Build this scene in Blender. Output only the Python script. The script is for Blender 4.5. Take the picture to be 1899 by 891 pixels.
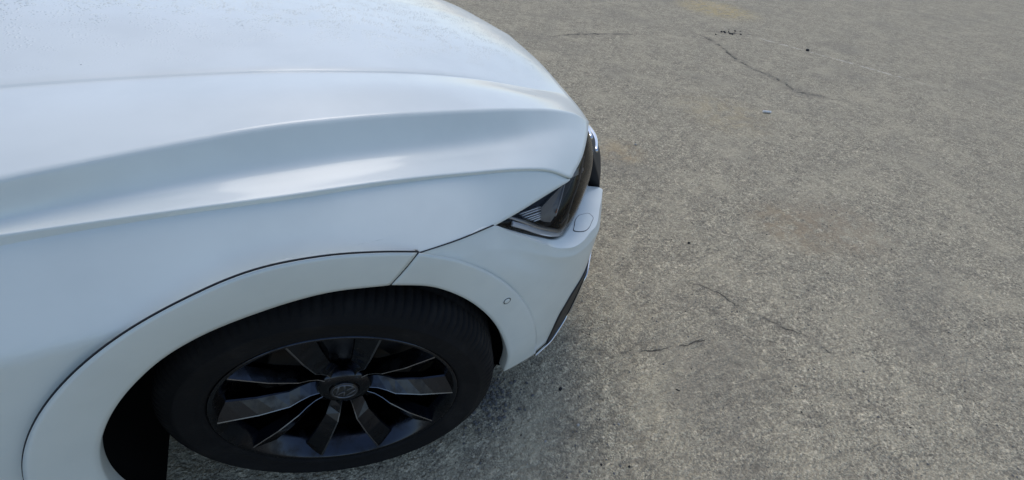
import bpy, math, random
import numpy as np
from mathutils import Matrix, Vector

for o in list(bpy.data.objects): bpy.data.objects.remove(o)
scene = bpy.context.scene
COL = scene.collection

# ---------------------------------------------------------------- camera
pitch, yaw, roll = (math.radians(a) for a in (41.24, 31.93, 7.39))
fw = Vector((math.sin(yaw)*math.cos(pitch), math.cos(yaw)*math.cos(pitch), -math.sin(pitch)))
rt = fw.cross(Vector((0, 0, 1))).normalized(); up = rt.cross(fw)
rt2 = rt*math.cos(roll)+up*math.sin(roll); up2 = up*math.cos(roll)-rt*math.sin(roll)
cam_data = bpy.data.cameras.new('camera'); cam = bpy.data.objects.new('camera', cam_data); COL.objects.link(cam)
M = Matrix((rt2, up2, -fw)).transposed().to_4x4(); M.translation = (.033, -.513, 1.279)
cam.matrix_world = M
cam_data.sensor_fit = 'HORIZONTAL'; cam_data.sensor_width = 36; cam_data.lens = 36*778.5/1899
cam_data.shift_x = -1/1899; cam_data.shift_y = 2.5/1899
cam_data.clip_start = .02; cam_data.clip_end = 500
scene.camera = cam

# ---------------------------------------------------------------- sky, sun, exposure
SUN_EL, SUN_AZ = math.radians(60), math.radians(14)      # azimuth from +y towards +x
world = bpy.data.worlds.new('World'); scene.world = world; world.use_nodes = True
wn = world.node_tree.nodes; wl = world.node_tree.links
sky = wn.new('ShaderNodeTexSky'); sky.sky_type = 'NISHITA'; sky.sun_disc = False
sky.sun_elevation = SUN_EL; sky.sun_rotation = SUN_AZ
sky.air_density = 1.0; sky.dust_density = 1.6; sky.ozone_density = 1.0
wl.new(sky.outputs[0], wn['Background'].inputs[0]); wn['Background'].inputs[1].default_value = .15
sun_data = bpy.data.lights.new('sun', 'SUN'); sun_data.energy = .5; sun_data.angle = math.radians(26); sun_data.color = (1, .94, .86)
sun = bpy.data.objects.new('sun', sun_data); COL.objects.link(sun)
sd = Vector((math.sin(SUN_AZ)*math.cos(SUN_EL), math.cos(SUN_AZ)*math.cos(SUN_EL), math.sin(SUN_EL)))
sun.rotation_euler = sd.to_track_quat('Z', 'Y').to_euler(); sun.location = (0, 0, 8)
cy = scene.cycles; cy.max_bounces = 6; cy.diffuse_bounces = 3; cy.glossy_bounces = 3; cy.transmission_bounces = 4; cy.transparent_max_bounces = 8
vs = scene.view_settings
vs.view_transform = 'Standard'; vs.look = 'None'; vs.exposure = 0.30; vs.gamma = 1; vs.use_curve_mapping = False

# ---------------------------------------------------------------- shape tools (metres; x = car forward, y = across the car, z = up)
def catmull(P, n, closed=False):
    """n points along a smooth curve through P, spaced evenly by chord length"""
    P = np.asarray(P, float); m = len(P)
    if m == 2:
        t = np.linspace(0, 1, n)[:, None]; return P[0]*(1-t)+P[1]*t
    d = np.r_[0, np.cumsum(np.linalg.norm(np.diff(P, axis=0), axis=1))]; d /= d[-1]
    T = np.empty_like(P)
    for i in range(m):
        if i == 0: T[i] = (P[1]-P[0])/(d[1]-d[0])
        elif i == m-1: T[i] = (P[-1]-P[-2])/(d[-1]-d[-2])
        else:
            h0, h1 = d[i]-d[i-1], d[i+1]-d[i]
            T[i] = ((P[i]-P[i-1])/h0*h1+(P[i+1]-P[i])/h1*h0)/(h0+h1)
    s = np.linspace(0, 1, n); k = np.clip(np.searchsorted(d, s, 'right')-1, 0, m-2)
    h = (d[k+1]-d[k])[:, None]; t = ((s-d[k])[:, None])/h
    return ((2*t**3-3*t**2+1)*P[k]+(t**3-2*t**2+t)*h*T[k]+(-2*t**3+3*t**2)*P[k+1]+(t**3-t**2)*h*T[k+1])

def loft(rows, nu, groups=None, nv=6):
    """rows: feature curves; groups: lists of row indices joined smoothly, a shared end row is a crease"""
    R = [catmull(r, nu) for r in rows]
    groups = groups or [list(range(len(rows)))]
    out = []
    for gi, g in enumerate(groups):
        A = np.array([R[i] for i in g])
        n = nv*(len(g)-1)+1
        S = np.stack([catmull_u(A[:, j], n) for j in range(nu)], 1)
        out.append(S if gi == 0 else S[1:])
    return np.concatenate(out)                       # [v, u, 3]

def catmull_u(P, n):
    """uniform-parameter version, keeps feature rows on fixed sample rows"""
    m = len(P)
    s = np.linspace(0, m-1, n); k = np.clip(s.astype(int), 0, m-2); t = (s-k)[:, None]
    if m == 2: return P[0]*(1-t)+P[1]*t
    T = np.empty_like(P); T[0] = P[1]-P[0]; T[-1] = P[-1]-P[-2]
    a = P[1:-1]-P[:-2]; b = P[2:]-P[1:-1]
    la = np.linalg.norm(a, axis=1)[:, None]+1e-9; lb = np.linalg.norm(b, axis=1)[:, None]+1e-9
    T[1:-1] = (a/la*lb+b/lb*la)/(la+lb)*np.minimum(la, lb)
    return ((2*t**3-3*t**2+1)*P[k]+(t**3-2*t**2+t)*T[k]+(-2*t**3+3*t**2)*P[k+1]+(t**3-t**2)*T[k+1])

def normals(S):
    du = np.gradient(S, axis=1); dv = np.gradient(S, axis=0)
    n = np.cross(du, dv); return n/(np.linalg.norm(n, axis=2)[..., None]+1e-12)

def unit(a): return a/(np.linalg.norm(a, axis=-1)[..., None]+1e-12)

def rolled(S, sides, out, gap=.0015, depth=.016):
    """turn the panel edges named in sides ('v0','v1','u0','u1') inward like a pressed sheet; out = rough outward direction"""
    for sd in sides:
        N = normals(S)
        if np.mean(N@np.asarray(out, float)) < 0: N = -N
        if sd[0] == 'u': S = S.transpose(1, 0, 2); N = N.transpose(1, 0, 2)
        if sd[1] == '1': S = S[::-1]; N = N[::-1]
        t = unit(S[2]-S[0]); n = N[1]
        S = S.copy(); S[0] = S[0]+t*gap
        r1 = S[0]-t*.0012-n*.0010; r2 = r1-t*.0002-n*.003; r3 = r2-n*depth
        S = np.concatenate([[r3, r2, r1], S])
        if sd[1] == '1': S = S[::-1]
        if sd[0] == 'u': S = S.transpose(1, 0, 2)
    return S

def arc(cx, cz, r, a0, a1, n, y):
    a = np.radians(np.linspace(a0, a1, n)); return [(cx+r*math.cos(t), y, cz+r*math.sin(t)) for t in a]

# ---------------------------------------------------------------- feature curves of the car's near side
EDGE_C = [(-0.6056, 0.074, 0.9083), (-0.5138, 0.078, 0.905), (-0.4047, 0.082, 0.9029), (-0.3053, 0.084, 0.8988), (-0.2127, 0.086, 0.8937), (-0.1157, 0.087, 0.8881), (-0.0224, 0.087, 0.8825), (0.1339, 0.09, 0.8745), (0.302, 0.1006, 0.8529), (0.4038, 0.0978, 0.8429), (0.4813, 0.0987, 0.8245), (0.5446, 0.1, 0.791)]
EDGE_D = [(-0.6155, 0.096, 0.9119), (-0.5099, 0.102, 0.9263), (-0.3945, 0.114, 0.938), (-0.2925, 0.129, 0.9444), (-0.1981, 0.146, 0.9463), (-0.0969, 0.16, 0.9489), (-0.0144, 0.17, 0.9506), (0.1204, 0.184, 0.9441), (0.3184, 0.199, 0.9261), (0.455, 0.211, 0.9091), (0.5616, 0.2265, 0.8873), (0.6356, 0.2405, 0.8615), (0.6844, 0.25, 0.8328)]
EDGE_E = [(-0.6703, 0.318, 0.9643), (-0.5843, 0.325, 0.9702), (-0.451, 0.34, 0.975), (-0.3301, 0.353, 0.9749), (-0.2167, 0.365, 0.9714), (-0.0963, 0.372, 0.9672), (0.0185, 0.367, 0.9651), (0.1579, 0.364, 0.9559), (0.3251, 0.374, 0.9343), (0.4597, 0.385, 0.9061), (0.58, 0.388, 0.8748), (0.65, 0.393, 0.8568), (0.7168, 0.4051, 0.839)]
EDGE_M = [(-.62,.60,1.030),(-.36,.60,1.014),(-.1,.60,.995),(.05,.60,.983),(.20,.60,.968),(.35,.60,.948),(.50,.60,.922),(.62,.60,.893),(.70,.61,.868),(0.7577,0.6266,0.8425)]
EDGE_O = [(-.62,.90,1.038),(-.36,.90,1.021),(-.1,.90,1.002),(.05,.90,.989),(.20,.90,.974),(.35,.90,.954),(.50,.90,.929),(.62,.90,.901),(.72,.90,.870),(.787,.90,.8425)]
def mixrow(A, B, f, off, end):
    """row between two feature curves: f along A->B, plus an offset that fades to nothing at the nose; end = its own nose point"""
    a, b = catmull(A, 40), catmull(B, 40); r = a*(1-f)+b*f
    s = np.linspace(0, 1, 40)[:, None]; fade = 1-np.clip((s-.62)/.38, 0, 1)**1.6
    r = r+np.asarray(off)*fade
    w = np.clip((s-.80)/.20, 0, 1)**1.5
    return r+(np.asarray(end)-r[-1])*w
BONNET_ROWS = [EDGE_C,
    mixrow(EDGE_C, EDGE_D, .36, (0,0,-.019), (.604,.150,.806)),
    mixrow(EDGE_C, EDGE_D, .70, (0,0,-.031), (.660,.216,.8265)),
    EDGE_D,
    mixrow(EDGE_D, EDGE_E, .5, (0,0,.0065), (0.7018,0.3231,0.8365)),
    mixrow(EDGE_D, EDGE_E, .975, (0,0,-.0020), (0.7160,0.4011,0.8389)),
    EDGE_E,
    EDGE_M, EDGE_O]
FENDER_G = [(.1659,.0,.7803),(.2477,.015,.7738),(.3297,.040,.7648),(.3928,.058,.769),(.4786,.080,.7836),(.5446,.100,.791)]
ARCH_B = arc(0,.365,.458,190,108,9,.0)+[(-.059,.0,.8216),(.026,.0,.8181),(.1036,.0,.8004),(.1659,.0,.7803)]
ARCH_BF = [(.1659,.0,.7803),(.2317,.0,.7416),(.302,.005,.679),(.375,.010,.587),(.4337,.015,.478),(.4765,.025,.354),(.496,.035,.240)]
ARCH_A = arc(0,.365,.398,190,122,8,.001)+[(-0.1704, 0.001, 0.7211), (-0.0808, 0.001, 0.7405), (0.0123, 0.001, 0.7439), (0.1178, 0.001, 0.721)]
ARCH_AF = [(0.1178, 0.001, 0.721), (0.1898, 0.001, 0.687), (0.2438, 0.001, 0.6393), (0.3075, 0.001, 0.5545), (0.3658, 0.001, 0.4227), (0.3847, 0.0, 0.3427), (0.389, 0.014, 0.2415)]
LEDGE_OUT = [(.3297,.040,.7648),(.371,.036,.737),(.436,.028,.6975),(.4955,.026,.661),(.534,.0295,.6487),(.575,.046,.640),(.618,.0725,.636),(.6465,.090,.630),(.712,.159,.625),(.762,.215,.6215),(.777,.236,.6203),(.772,.2465,.6205)]
LAMP_LOW = [(.3325,.046,.7605),(.378,.047,.7315),(.4475,.0455,.6937),(.487,.048,.673),(.520,.063,.660),(.5625,.097,.650),(.603,.134,.645),(.662,.188,.640),(.722,.248,.635)]
BUMPER_ROWS = [
    [(.1659,.0,.7803),(.2477,.015,.7738)]+LEDGE_OUT,
    [ARCH_BF[1],(.30,.014,.729),(.37,.024,.700),(.44,.0215,.665),(.50,.021,.636),(.54,.027,.624),(.585,.045,.614),(.635,.074,.606),(.665,.094,.603),(.725,.160,.598),(.792,.242,.594)],
    [ARCH_BF[2],(.38,.013,.645),(.46,.019,.595),(.54,.033,.563),(.60,.053,.552),(.65,.083,.547),(.688,.117,.545),(.740,.170,.543),(.800,.246,.540)],
    [ARCH_BF[3],(.47,.020,.530),(.56,.042,.492),(.62,.066,.482),(.662,.095,.478),(.695,.130,.476),(.745,.185,.475),(.802,.253,.475)],
    [ARCH_BF[4],(.52,.033,.430),(.59,.056,.405),(.635,.080,.400),(.672,.110,.395),(.702,.145,.390),(.748,.195,.387),(.802,.258,.385)],
    [ARCH_BF[5],(.54,.045,.322),(.60,.070,.312),(.640,.094,.306),(.672,.122,.302),(.702,.156,.300),(.745,.205,.300),(.798,.262,.300)],
    [ARCH_BF[6],(.545,.056,.228),(.595,.078,.220),(.632,.100,.218),(.664,.128,.218),(.694,.162,.218),(.737,.210,.218),(.787,.264,.218)],
]
LAMP_TOP = [(.330,.0445,.7615),(.3925,.0625,.765),(.478,.086,.7785),(.543,.108,.785),(.602,.157,.798),(.655,.219,.818),(.678,.258,.826)]
def bonnet_half(): return loft(BONNET_ROWS, 90, [[0,1,2,3],[3,4,5],[5,6],[6,7,8]], 10)
def fender_surf():
    """side wing: outline patched in the x-z plane, section y(x, z) leaning in from the arch to the bonnet edge"""
    n, k = 120, 40
    b, c = catmull(ARCH_B, n), catmull(EDGE_C, 400)
    c = c[c[:, 0] > -.50]; ce = catmull(c[:-3:6].tolist()+[c[-1].tolist()], n)
    ctr = np.array([0, 0, .365]); b = b-unit((b-ctr)*np.array([1, 0, 1]))*.034           # tucks in behind the arch trim
    top = ce+np.array([0, .0015, -.0075]); gfr = np.concatenate([np.linspace(b[-1], FENDER_G[0], 7)[:-1], catmull(FENDER_G, k-6)])
    gfr = gfr+(top[-1]-gfr[-1])*np.linspace(0, 1, k)[:, None]
    left = catmull([tuple(b[0]), (-.455, 0., b[0][2]+.01), (-.492, 0., b[0][2]+.06), (-.499, 0., .55), tuple(top[0])], k)
    u = np.linspace(0, 1, n)[None, :, None]; v = np.linspace(0, 1, k)[:, None, None]
    S = (1-v)*b[None]+v*top[None]+(1-u)*left[:, None]+u*gfr[:, None]-((1-u)*(1-v)*b[0]+u*(1-v)*b[-1]+(1-u)*v*top[0]+u*v*top[-1])
    x, z = S[..., 0], S[..., 2]
    xc = ce[:, 0]; yc, zc = np.interp(x, xc, top[:, 1]), np.interp(x, xc, top[:, 2])
    G = catmull([(-.25,.0,.772),(-.05,.0,.776)]+FENDER_G, 80); zb, yb = np.interp(x, G[:, 0], G[:, 2]), np.interp(x, G[:, 0], G[:, 1])
    q = np.clip((z-zb)/np.maximum(zc-zb, 1e-4), 0, 1); q = np.where(v[..., 0] >= .999, 1, q)
    S[..., 1] = yb+(yc-yb)*q**1.05+.004*np.clip((.6-z)/.3, 0, 1)
    return S
def bumper_surf(): return loft(BUMPER_ROWS, 90, [[0,1],[1,2,3,4,5,6]], 9)
def ledge_surf(): return loft([LEDGE_OUT, LAMP_LOW], 70, None, 6)
def lamp_surf(off=0.):
    lo, hi = catmull(LAMP_LOW, 60), catmull(LAMP_TOP, 60)
    rows = []
    for k in range(21):
        f = k/20.; b = math.sin(math.pi*f)**.8
        s = np.linspace(0, 1, 60)[:, None]
        r = lo*(1-f)+hi*f+np.array([.018, -.014, .004])*b*np.clip(s*3, 0, 1)
        rows.append(r)
    S = np.array(rows)
    if off:
        N = normals(S)
        if np.mean(N@np.array([.6, -.7, .3])) < 0: N = -N
        S = S-N*off*np.clip(np.linspace(0, 1, 60)*5, 0, 1)[None, :, None]
    return S
def flare_surf(A, B, n, proud=.014, soft=0.):
    """arch trim: its upper edge stands proud of the body, the face leans in towards the lip"""
    a, b = catmull(A, n), catmull(B, n); ctr = np.array([0, 0, .365])
    rad = unit((a-ctr)*np.array([1, 0, 1]))
    s = np.linspace(0, 1, n)[:, None]; pr = proud*(1-soft*np.clip((s-.72)/.28, 0, 1)) if soft > 0 else np.full((n, 1), proud)*(1-.4*s)
    t = b+np.array([0, -1., 0])*pr+rad*pr*1.2
    rows = [t+np.array([0, .030, 0])-rad*.060, t+np.array([0, .010, 0])-rad*.030, t+np.array([0, .004, 0])-rad*.008, t+np.array([0, .0012, 0])-rad*.0006, t]
    for f, o in ((.10, .0012), (.35, .0022), (.65, .0018), (.90, .0008)):
        rows.append(t*(1-f)+a*f+np.array([0, -o, 0]))
    rows += [a, a+np.array([0, .004, 0])-rad*.002, a+np.array([0, .030, 0])-rad*.001]
    return np.array(rows)

# ---------------------------------------------------------------- materials
def mat(name, col, rough=.5, metal=0., coat=0., spec=.5, coat_rough=.03):
    m = bpy.data.materials.new(name); m.use_nodes = True
    b = m.node_tree.nodes['Principled BSDF']
    b.inputs['Base Color'].default_value = (*col, 1); b.inputs['Roughness'].default_value = rough
    b.inputs['Metallic'].default_value = metal; b.inputs['Coat Weight'].default_value = coat
    b.inputs['Coat Roughness'].default_value = coat_rough; b.inputs['Specular IOR Level'].default_value = spec
    return m
class NB:
    """small helper for node trees"""
    def __init__(s, m): s.t = m.node_tree; s.b = s.t.nodes['Principled BSDF']
    def n(s, typ, **kw):
        x = s.t.nodes.new(typ)
        for k, v in kw.items():
            if k.startswith('i_'): x.inputs[k[2:].replace('_', ' ')].default_value = v
            else: setattr(x, k, v)
        return x
    def l(s, a, b): s.t.links.new(a, b)
    def math(s, op, a, b=None, c=None, clamp=False):
        x = s.t.nodes.new('ShaderNodeMath'); x.operation = op; x.use_clamp = clamp
        for i, v in enumerate((a, b, c)):
            if v is None: continue
            if isinstance(v, (int, float)): x.inputs[i].default_value = v
            else: s.l(v, x.inputs[i])
        return x.outputs[0]
    def vmath(s, op, a, b=None, out=0):
        x = s.t.nodes.new('ShaderNodeVectorMath'); x.operation = op
        for i, v in enumerate((a, b)):
            if v is None: continue
            if isinstance(v, tuple): x.inputs[i].default_value = v
            else: s.l(v, x.inputs[i])
        return x.outputs[out]
    def ramp(s, f, stops):
        x = s.t.nodes.new('ShaderNodeValToRGB'); e = x.color_ramp.elements
        while len(e) < len(stops): e.new(.5)
        for q, (p, c) in zip(e, stops): q.position = p; q.color = (*c, 1) if len(c) == 3 else c
        s.l(f, x.inputs[0]); return x.outputs[0]
    def noise(s, vec, scale, detail=3, rough=.55, out='Fac'):
        x = s.n('ShaderNodeTexNoise'); x.inputs['Scale'].default_value = scale; x.inputs['Detail'].default_value = detail
        x.inputs['Roughness'].default_value = rough; s.l(vec, x.inputs['Vector']); return x.outputs[out]
    def mix(s, f, a, b, mode='MIX'):
        x = s.t.nodes.new('ShaderNodeMix'); x.data_type = 'RGBA'; x.blend_type = mode
        for sock, v in ((x.inputs[0], f), (x.inputs[6], a), (x.inputs[7], b)):
            if isinstance(v, (int, float)): sock.default_value = v
            elif isinstance(v, tuple): sock.default_value = (*v, 1) if len(v) == 3 else v
            else: s.l(v, sock)
        return x.outputs[2]
    def smooth(s, v, a, b):
        x = s.n('ShaderNodeMapRange', interpolation_type='SMOOTHSTEP'); s.l(v, x.inputs[0])
        x.inputs[1].default_value = a; x.inputs[2].default_value = b; return x.outputs[0]
    def bump(s, h, dist, strength=1.):
        x = s.n('ShaderNodeBump'); x.inputs['Distance'].default_value = dist; x.inputs['Strength'].default_value = strength
        s.l(h, x.inputs['Height']); return x.outputs[0]

def paint_material():
    m = mat('white_paint', (.74, .765, .785), .45, 0, .65, .25, .10); k = NB(m)
    geo = k.n('ShaderNodeNewGeometry'); pos = geo.outputs['Position']
    sep = k.n('ShaderNodeSeparateXYZ'); k.l(pos, sep.inputs[0])
    # road film and tiny dirt specks
    film = k.noise(pos, 7, 4); spk = k.n('ShaderNodeTexVoronoi'); spk.inputs['Scale'].default_value = 26; k.l(pos, spk.inputs['Vector'])
    dot = k.math('LESS_THAN', spk.outputs['Distance'], .032)
    pick = k.math('GREATER_THAN', k.noise(pos, 9, 0), .60)
    speck = k.math('MULTIPLY', dot, pick)
    base = k.mix(k.smooth(film, .35, .75), (.755, .795, .745), (.70, .74, .695))
    # dew on the middle of the bonnet: beads as fine relief and a slightly greyer film
    dew_zone = k.math('MULTIPLY', k.smooth(k.math('ADD', sep.outputs[1], k.math('MULTIPLY', k.noise(pos, 5, 3), .25)), .48, .82), k.smooth(sep.outputs[2], .80, .86))
    beads = k.n('ShaderNodeTexVoronoi'); beads.inputs['Scale'].default_value = 170; k.l(pos, beads.inputs['Vector'])
    bead_h = k.math('SUBTRACT', 1., k.smooth(beads.outputs['Distance'], .10, .42))
    patch = k.smooth(k.noise(pos, 22, 4), .40, .62)
    bead = k.math('MULTIPLY', k.math('MULTIPLY', bead_h, patch), dew_zone)
    base = k.mix(k.math('MULTIPLY', bead, .16), base, (.42, .47, .50))
    base = k.mix(k.math('MULTIPLY', speck, .75), base, (.08, .08, .08))
    k.l(base, k.b.inputs['Base Color'])
    h = k.math('ADD', k.math('MULTIPLY', bead, 1.0), k.math('MULTIPLY', k.noise(pos, 420, 1), .012))
    nb = k.bump(h, .0016); k.l(nb, k.b.inputs['Normal']); k.l(nb, k.b.inputs['Coat Normal'])
    k.l(k.math('ADD', .42, k.math('MULTIPLY', film, .12)), k.b.inputs['Roughness'])
    return m

def tyre_material():
    m = mat('tyre_rubber', (.018, .018, .019), .8, spec=.2); k = NB(m)
    pos = k.n('ShaderNodeTexCoord').outputs['Object']
    d = k.smooth(k.noise(pos, 14, 5), .45, .8)
    k.l(k.mix(d, (.007, .007, .0075), (.017, .0165, .016)), k.b.inputs['Base Color'])
    k.l(k.bump(k.noise(pos, 260, 2), .0006), k.b.inputs['Normal'])
    return m

def alloy_material():
    m = mat('dark_alloy', (.045, .048, .055), .2, 1., 0., .5, .08); k = NB(m)
    pos = k.n('ShaderNodeTexCoord').outputs['Object']
    d = k.smooth(k.noise(pos, 30, 5), .42, .75)
    k.l(k.mix(d, (.045, .050, .062), (.030, .030, .032)), k.b.inputs['Base Color'])
    k.l(k.math('ADD', .15, k.math('MULTIPLY', d, .25)), k.b.inputs['Roughness'])
    return m

CRACKS = [
    ([(4.703,3.193),(4.673,2.995),(4.413,2.494),(4.371,2.214),(4.379,1.961),(4.276,1.648),(4.441,1.483)], .016),
    ([(5.032,3.41),(5.206,3.344),(5.448,3.245)], .012),
    ([(1.442,.189),(1.508,.094),(1.513,-.004),(1.576,-.076),(1.614,-.151),(1.664,-.215),(1.676,-.302)], .0035),
    ([(.90,.040),(.999,.003),(1.129,-.032),(1.252,-.053)], .0028),
    ([(2.834,3.546),(3.268,3.548),(3.713,3.47)], .012),
]
def ground_material():
    m = mat('worn_asphalt', (0.259, 0.243, 0.206), .9, spec=.25); k = NB(m)
    pos = k.n('ShaderNodeNewGeometry').outputs['Position']
    wob = k.vmath('SUBTRACT', k.noise(pos, 9, 3, .7, 'Color'), (.5, .5, .5))
    wob2 = k.vmath('SUBTRACT', k.noise(pos, 60, 2, .6, 'Color'), (.5, .5, .5))
    near0 = k.vmath('MULTIPLY', pos, (1, 1, 0))
    near = k.vmath('ADD', near0, k.vmath('MULTIPLY', k.vmath('ADD', k.vmath('MULTIPLY', wob, (.10, .10, 0)), k.vmath('MULTIPLY', wob2, (.02, .02, 0))), (1, 1, 0)))
    att = k.n('ShaderNodeAttribute', attribute_name='crack_distance').outputs['Fac']
    att2 = k.n('ShaderNodeAttribute', attribute_name='line_distance').outputs['Fac']
    sw = k.n('ShaderNodeSeparateXYZ'); k.l(k.vmath('ADD', k.vmath('MULTIPLY', wob, (9., 9., 0)), k.vmath('MULTIPLY', wob2, (5.5, 5.5, 0))), sw.inputs[0])
    gap = k.smooth(k.noise(pos, 11, 3), .40, .58)
    crack = k.math('SUBTRACT', 1., k.smooth(k.math('ABSOLUTE', k.math('ADD', att, sw.outputs[0])), .25, 1.15))
    crack = k.math('MULTIPLY', crack, gap)
    line = k.math('MULTIPLY', k.math('SUBTRACT', 1., k.smooth(k.math('ABSOLUTE', att2), .014, .035)), k.smooth(k.noise(pos, 12, 3, .7), .42, .58))
    # aggregate: two sizes of stone set in a binder
    v1 = k.n('ShaderNodeTexVoronoi'); v1.inputs['Scale'].default_value = 125; k.l(k.vmath('ADD', pos, k.vmath('MULTIPLY', wob2, (.006, .006, .006))), v1.inputs['Vector'])
    v2 = k.n('ShaderNodeTexVoronoi'); v2.inputs['Scale'].default_value = 280; k.l(pos, v2.inputs['Vector'])
    hs = k.n('ShaderNodeSeparateColor'); k.l(v1.outputs['Color'], hs.inputs[0])
    hs2 = k.n('ShaderNodeSeparateColor'); k.l(v2.outputs['Color'], hs2.inputs[0])
    stone = k.ramp(hs.outputs[0], [(0, (0.154, 0.144, 0.122)), (.35, (0.243, 0.229, 0.192)), (.75, (0.316, 0.297, 0.247)), (.96, (0.421, 0.393, 0.327)), (1, (0.46, 0.43, 0.365))])
    fine = k.ramp(hs2.outputs[1], [(0, (0.130, 0.122, 0.104)), (.5, (0.251, 0.237, 0.200)), (.95, (0.389, 0.369, 0.305)), (1, (0.44, 0.41, 0.36))])
    pat = k.smooth(k.noise(pos, 40, 2, .65), .42, .60)
    col = k.mix(pat, stone, fine)
    # grain between the stones, worn and dusty patches, large tone changes
    mot = k.noise(pos, 55, 3, .75); lum = k.smooth(mot, .30, .70)
    col = k.mix(.75, col, k.mix(lum, (.62, .62, .63), (1.28, 1.27, 1.24)), 'MULTIPLY')
    big = k.noise(pos, 14, 4, .75)
    col = k.mix(.7, col, k.mix(k.smooth(big, .30, .68), (.70, .70, .71), (1.22, 1.21, 1.18)), 'MULTIPLY')
    grime = k.noise(pos, 130, 3, .7)
    col = k.mix(k.smooth(grime, .52, .72), col, (0.105, 0.099, 0.085))
    col = k.mix(k.math('MULTIPLY', k.smooth(k.noise(pos, 3.2, 4, .62), .45, .70), .45), col, (0.348, 0.322, 0.258))
    col = k.mix(k.math('MULTIPLY', k.smooth(k.noise(pos, 1.3, 3, .6), .50, .72), .40), col, (0.170, 0.163, 0.145))
    blot = k.smooth(k.noise(pos, 11, 4, .7), .35, .62)
    def stain(x, y, r, c, amt):
        nonlocal col
        d = k.vmath('LENGTH', k.vmath('SUBTRACT', near, (x, y, 0)), out=1)
        f = k.math('MULTIPLY', k.math('SUBTRACT', 1., k.smooth(d, r*.3, r)), blot)
        col = k.mix(k.math('MULTIPLY', f, amt), col, c)
    stain(2.28, .30, .30, (0.235, 0.190, 0.135), .60); stain(2.55, .20, .35, (0.225, 0.185, 0.140), .5)
    stain(6.2, 4.4, .8, (0.373, 0.298, 0.142), .6); stain(1.86, 1.26, .22, (0.324, 0.259, 0.170), .5)
    stain(1.31, -.23, .22, (0.146, 0.138, 0.121), .4); stain(3.1, 1.5, .5, (0.324, 0.275, 0.185), .4)
    stain(1.294, -.175, .035, (0.081, 0.079, 0.071), .9)
    col = k.mix(k.math('MULTIPLY', line, .65), col, (.46, .45, .42))
    col = k.mix(1., col, (1.56, 1.47, 1.27), 'MULTIPLY')
    near_crack = k.math('MULTIPLY', k.math('SUBTRACT', 1., k.smooth(k.math('ABSOLUTE', k.math('ADD', att, sw.outputs[1])), 0., 7.)), k.smooth(mot, .40, .62))
    col = k.mix(k.math('MULTIPLY', near_crack, .45), col, (.09, .085, .078))
    col = k.mix(k.math('MULTIPLY', crack, .70), col, (.045, .043, .040))
    k.l(col, k.b.inputs['Base Color'])
    h = k.math('SUBTRACT', k.math('ADD', k.math('MULTIPLY', k.math('SUBTRACT', 1., v1.outputs['Distance']), .55), k.math('MULTIPLY', grime, -.5)), k.math('MULTIPLY', crack, 2.2))
    h = k.math('ADD', h, k.math('ADD', k.math('MULTIPLY', mot, 1.6), k.math('MULTIPLY', big, 1.6)))
    k.l(k.bump(h, .007, 1.), k.b.inputs['Normal'])
    return m

PAINT = paint_material(); RUBBER = tyre_material(); ALLOY = alloy_material(); GROUND = ground_material()
EDGE = mat('machined_alloy_edge', (.20, .21, .23), .28, 1.)
BLACK = mat('black_plastic', (.014, .014, .015), .55); GLOSSB = mat('gloss_black', (.010, .010, .011), .12, 0, .6)
LINER = mat('liner_felt', (.010, .010, .010), .95, spec=.1)
CHROME = mat('chrome', (.72, .73, .74), .10, 1.); SATIN = mat('satin_chrome', (.46, .43, .40), .32, .45)
DIFFUSE_STRIP = mat('light_guide', (.88, .89, .93), .25, 0, .5)
PLATE = mat('lamp_plate_grey', (.17, .158, .145), .45); AMBER = mat('amber_lens', (.55, .17, .04), .2, 0, .5)
REFLECT = mat('lamp_reflector', (.78, .78, .77), .25, .4); DISC = mat('brake_disc_steel', (.06, .055, .05), .6, .8)
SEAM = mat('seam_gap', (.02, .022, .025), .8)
def glass_material():
    m = bpy.data.materials.new('clear_lens'); m.use_nodes = True; t = m.node_tree; t.nodes.clear()
    o = t.nodes.new('ShaderNodeOutputMaterial'); mx = t.nodes.new('ShaderNodeMixShader'); fr = t.nodes.new('ShaderNodeFresnel'); fr.inputs[0].default_value = 1.32
    tr = t.nodes.new('ShaderNodeBsdfTransparent'); tr.inputs[0].default_value = (.90, .90, .90, 1); gl = t.nodes.new('ShaderNodeBsdfGlossy'); gl.inputs['Roughness'].default_value = .03
    t.links.new(fr.outputs[0], mx.inputs[0]); t.links.new(tr.outputs[0], mx.inputs[1]); t.links.new(gl.outputs[0], mx.inputs[2]); t.links.new(mx.outputs[0], o.inputs[0]); return m
LENS = glass_material()
WINDOW = mat('tinted_glass', (.012, .014, .015), .04, 0, 1.)

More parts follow.
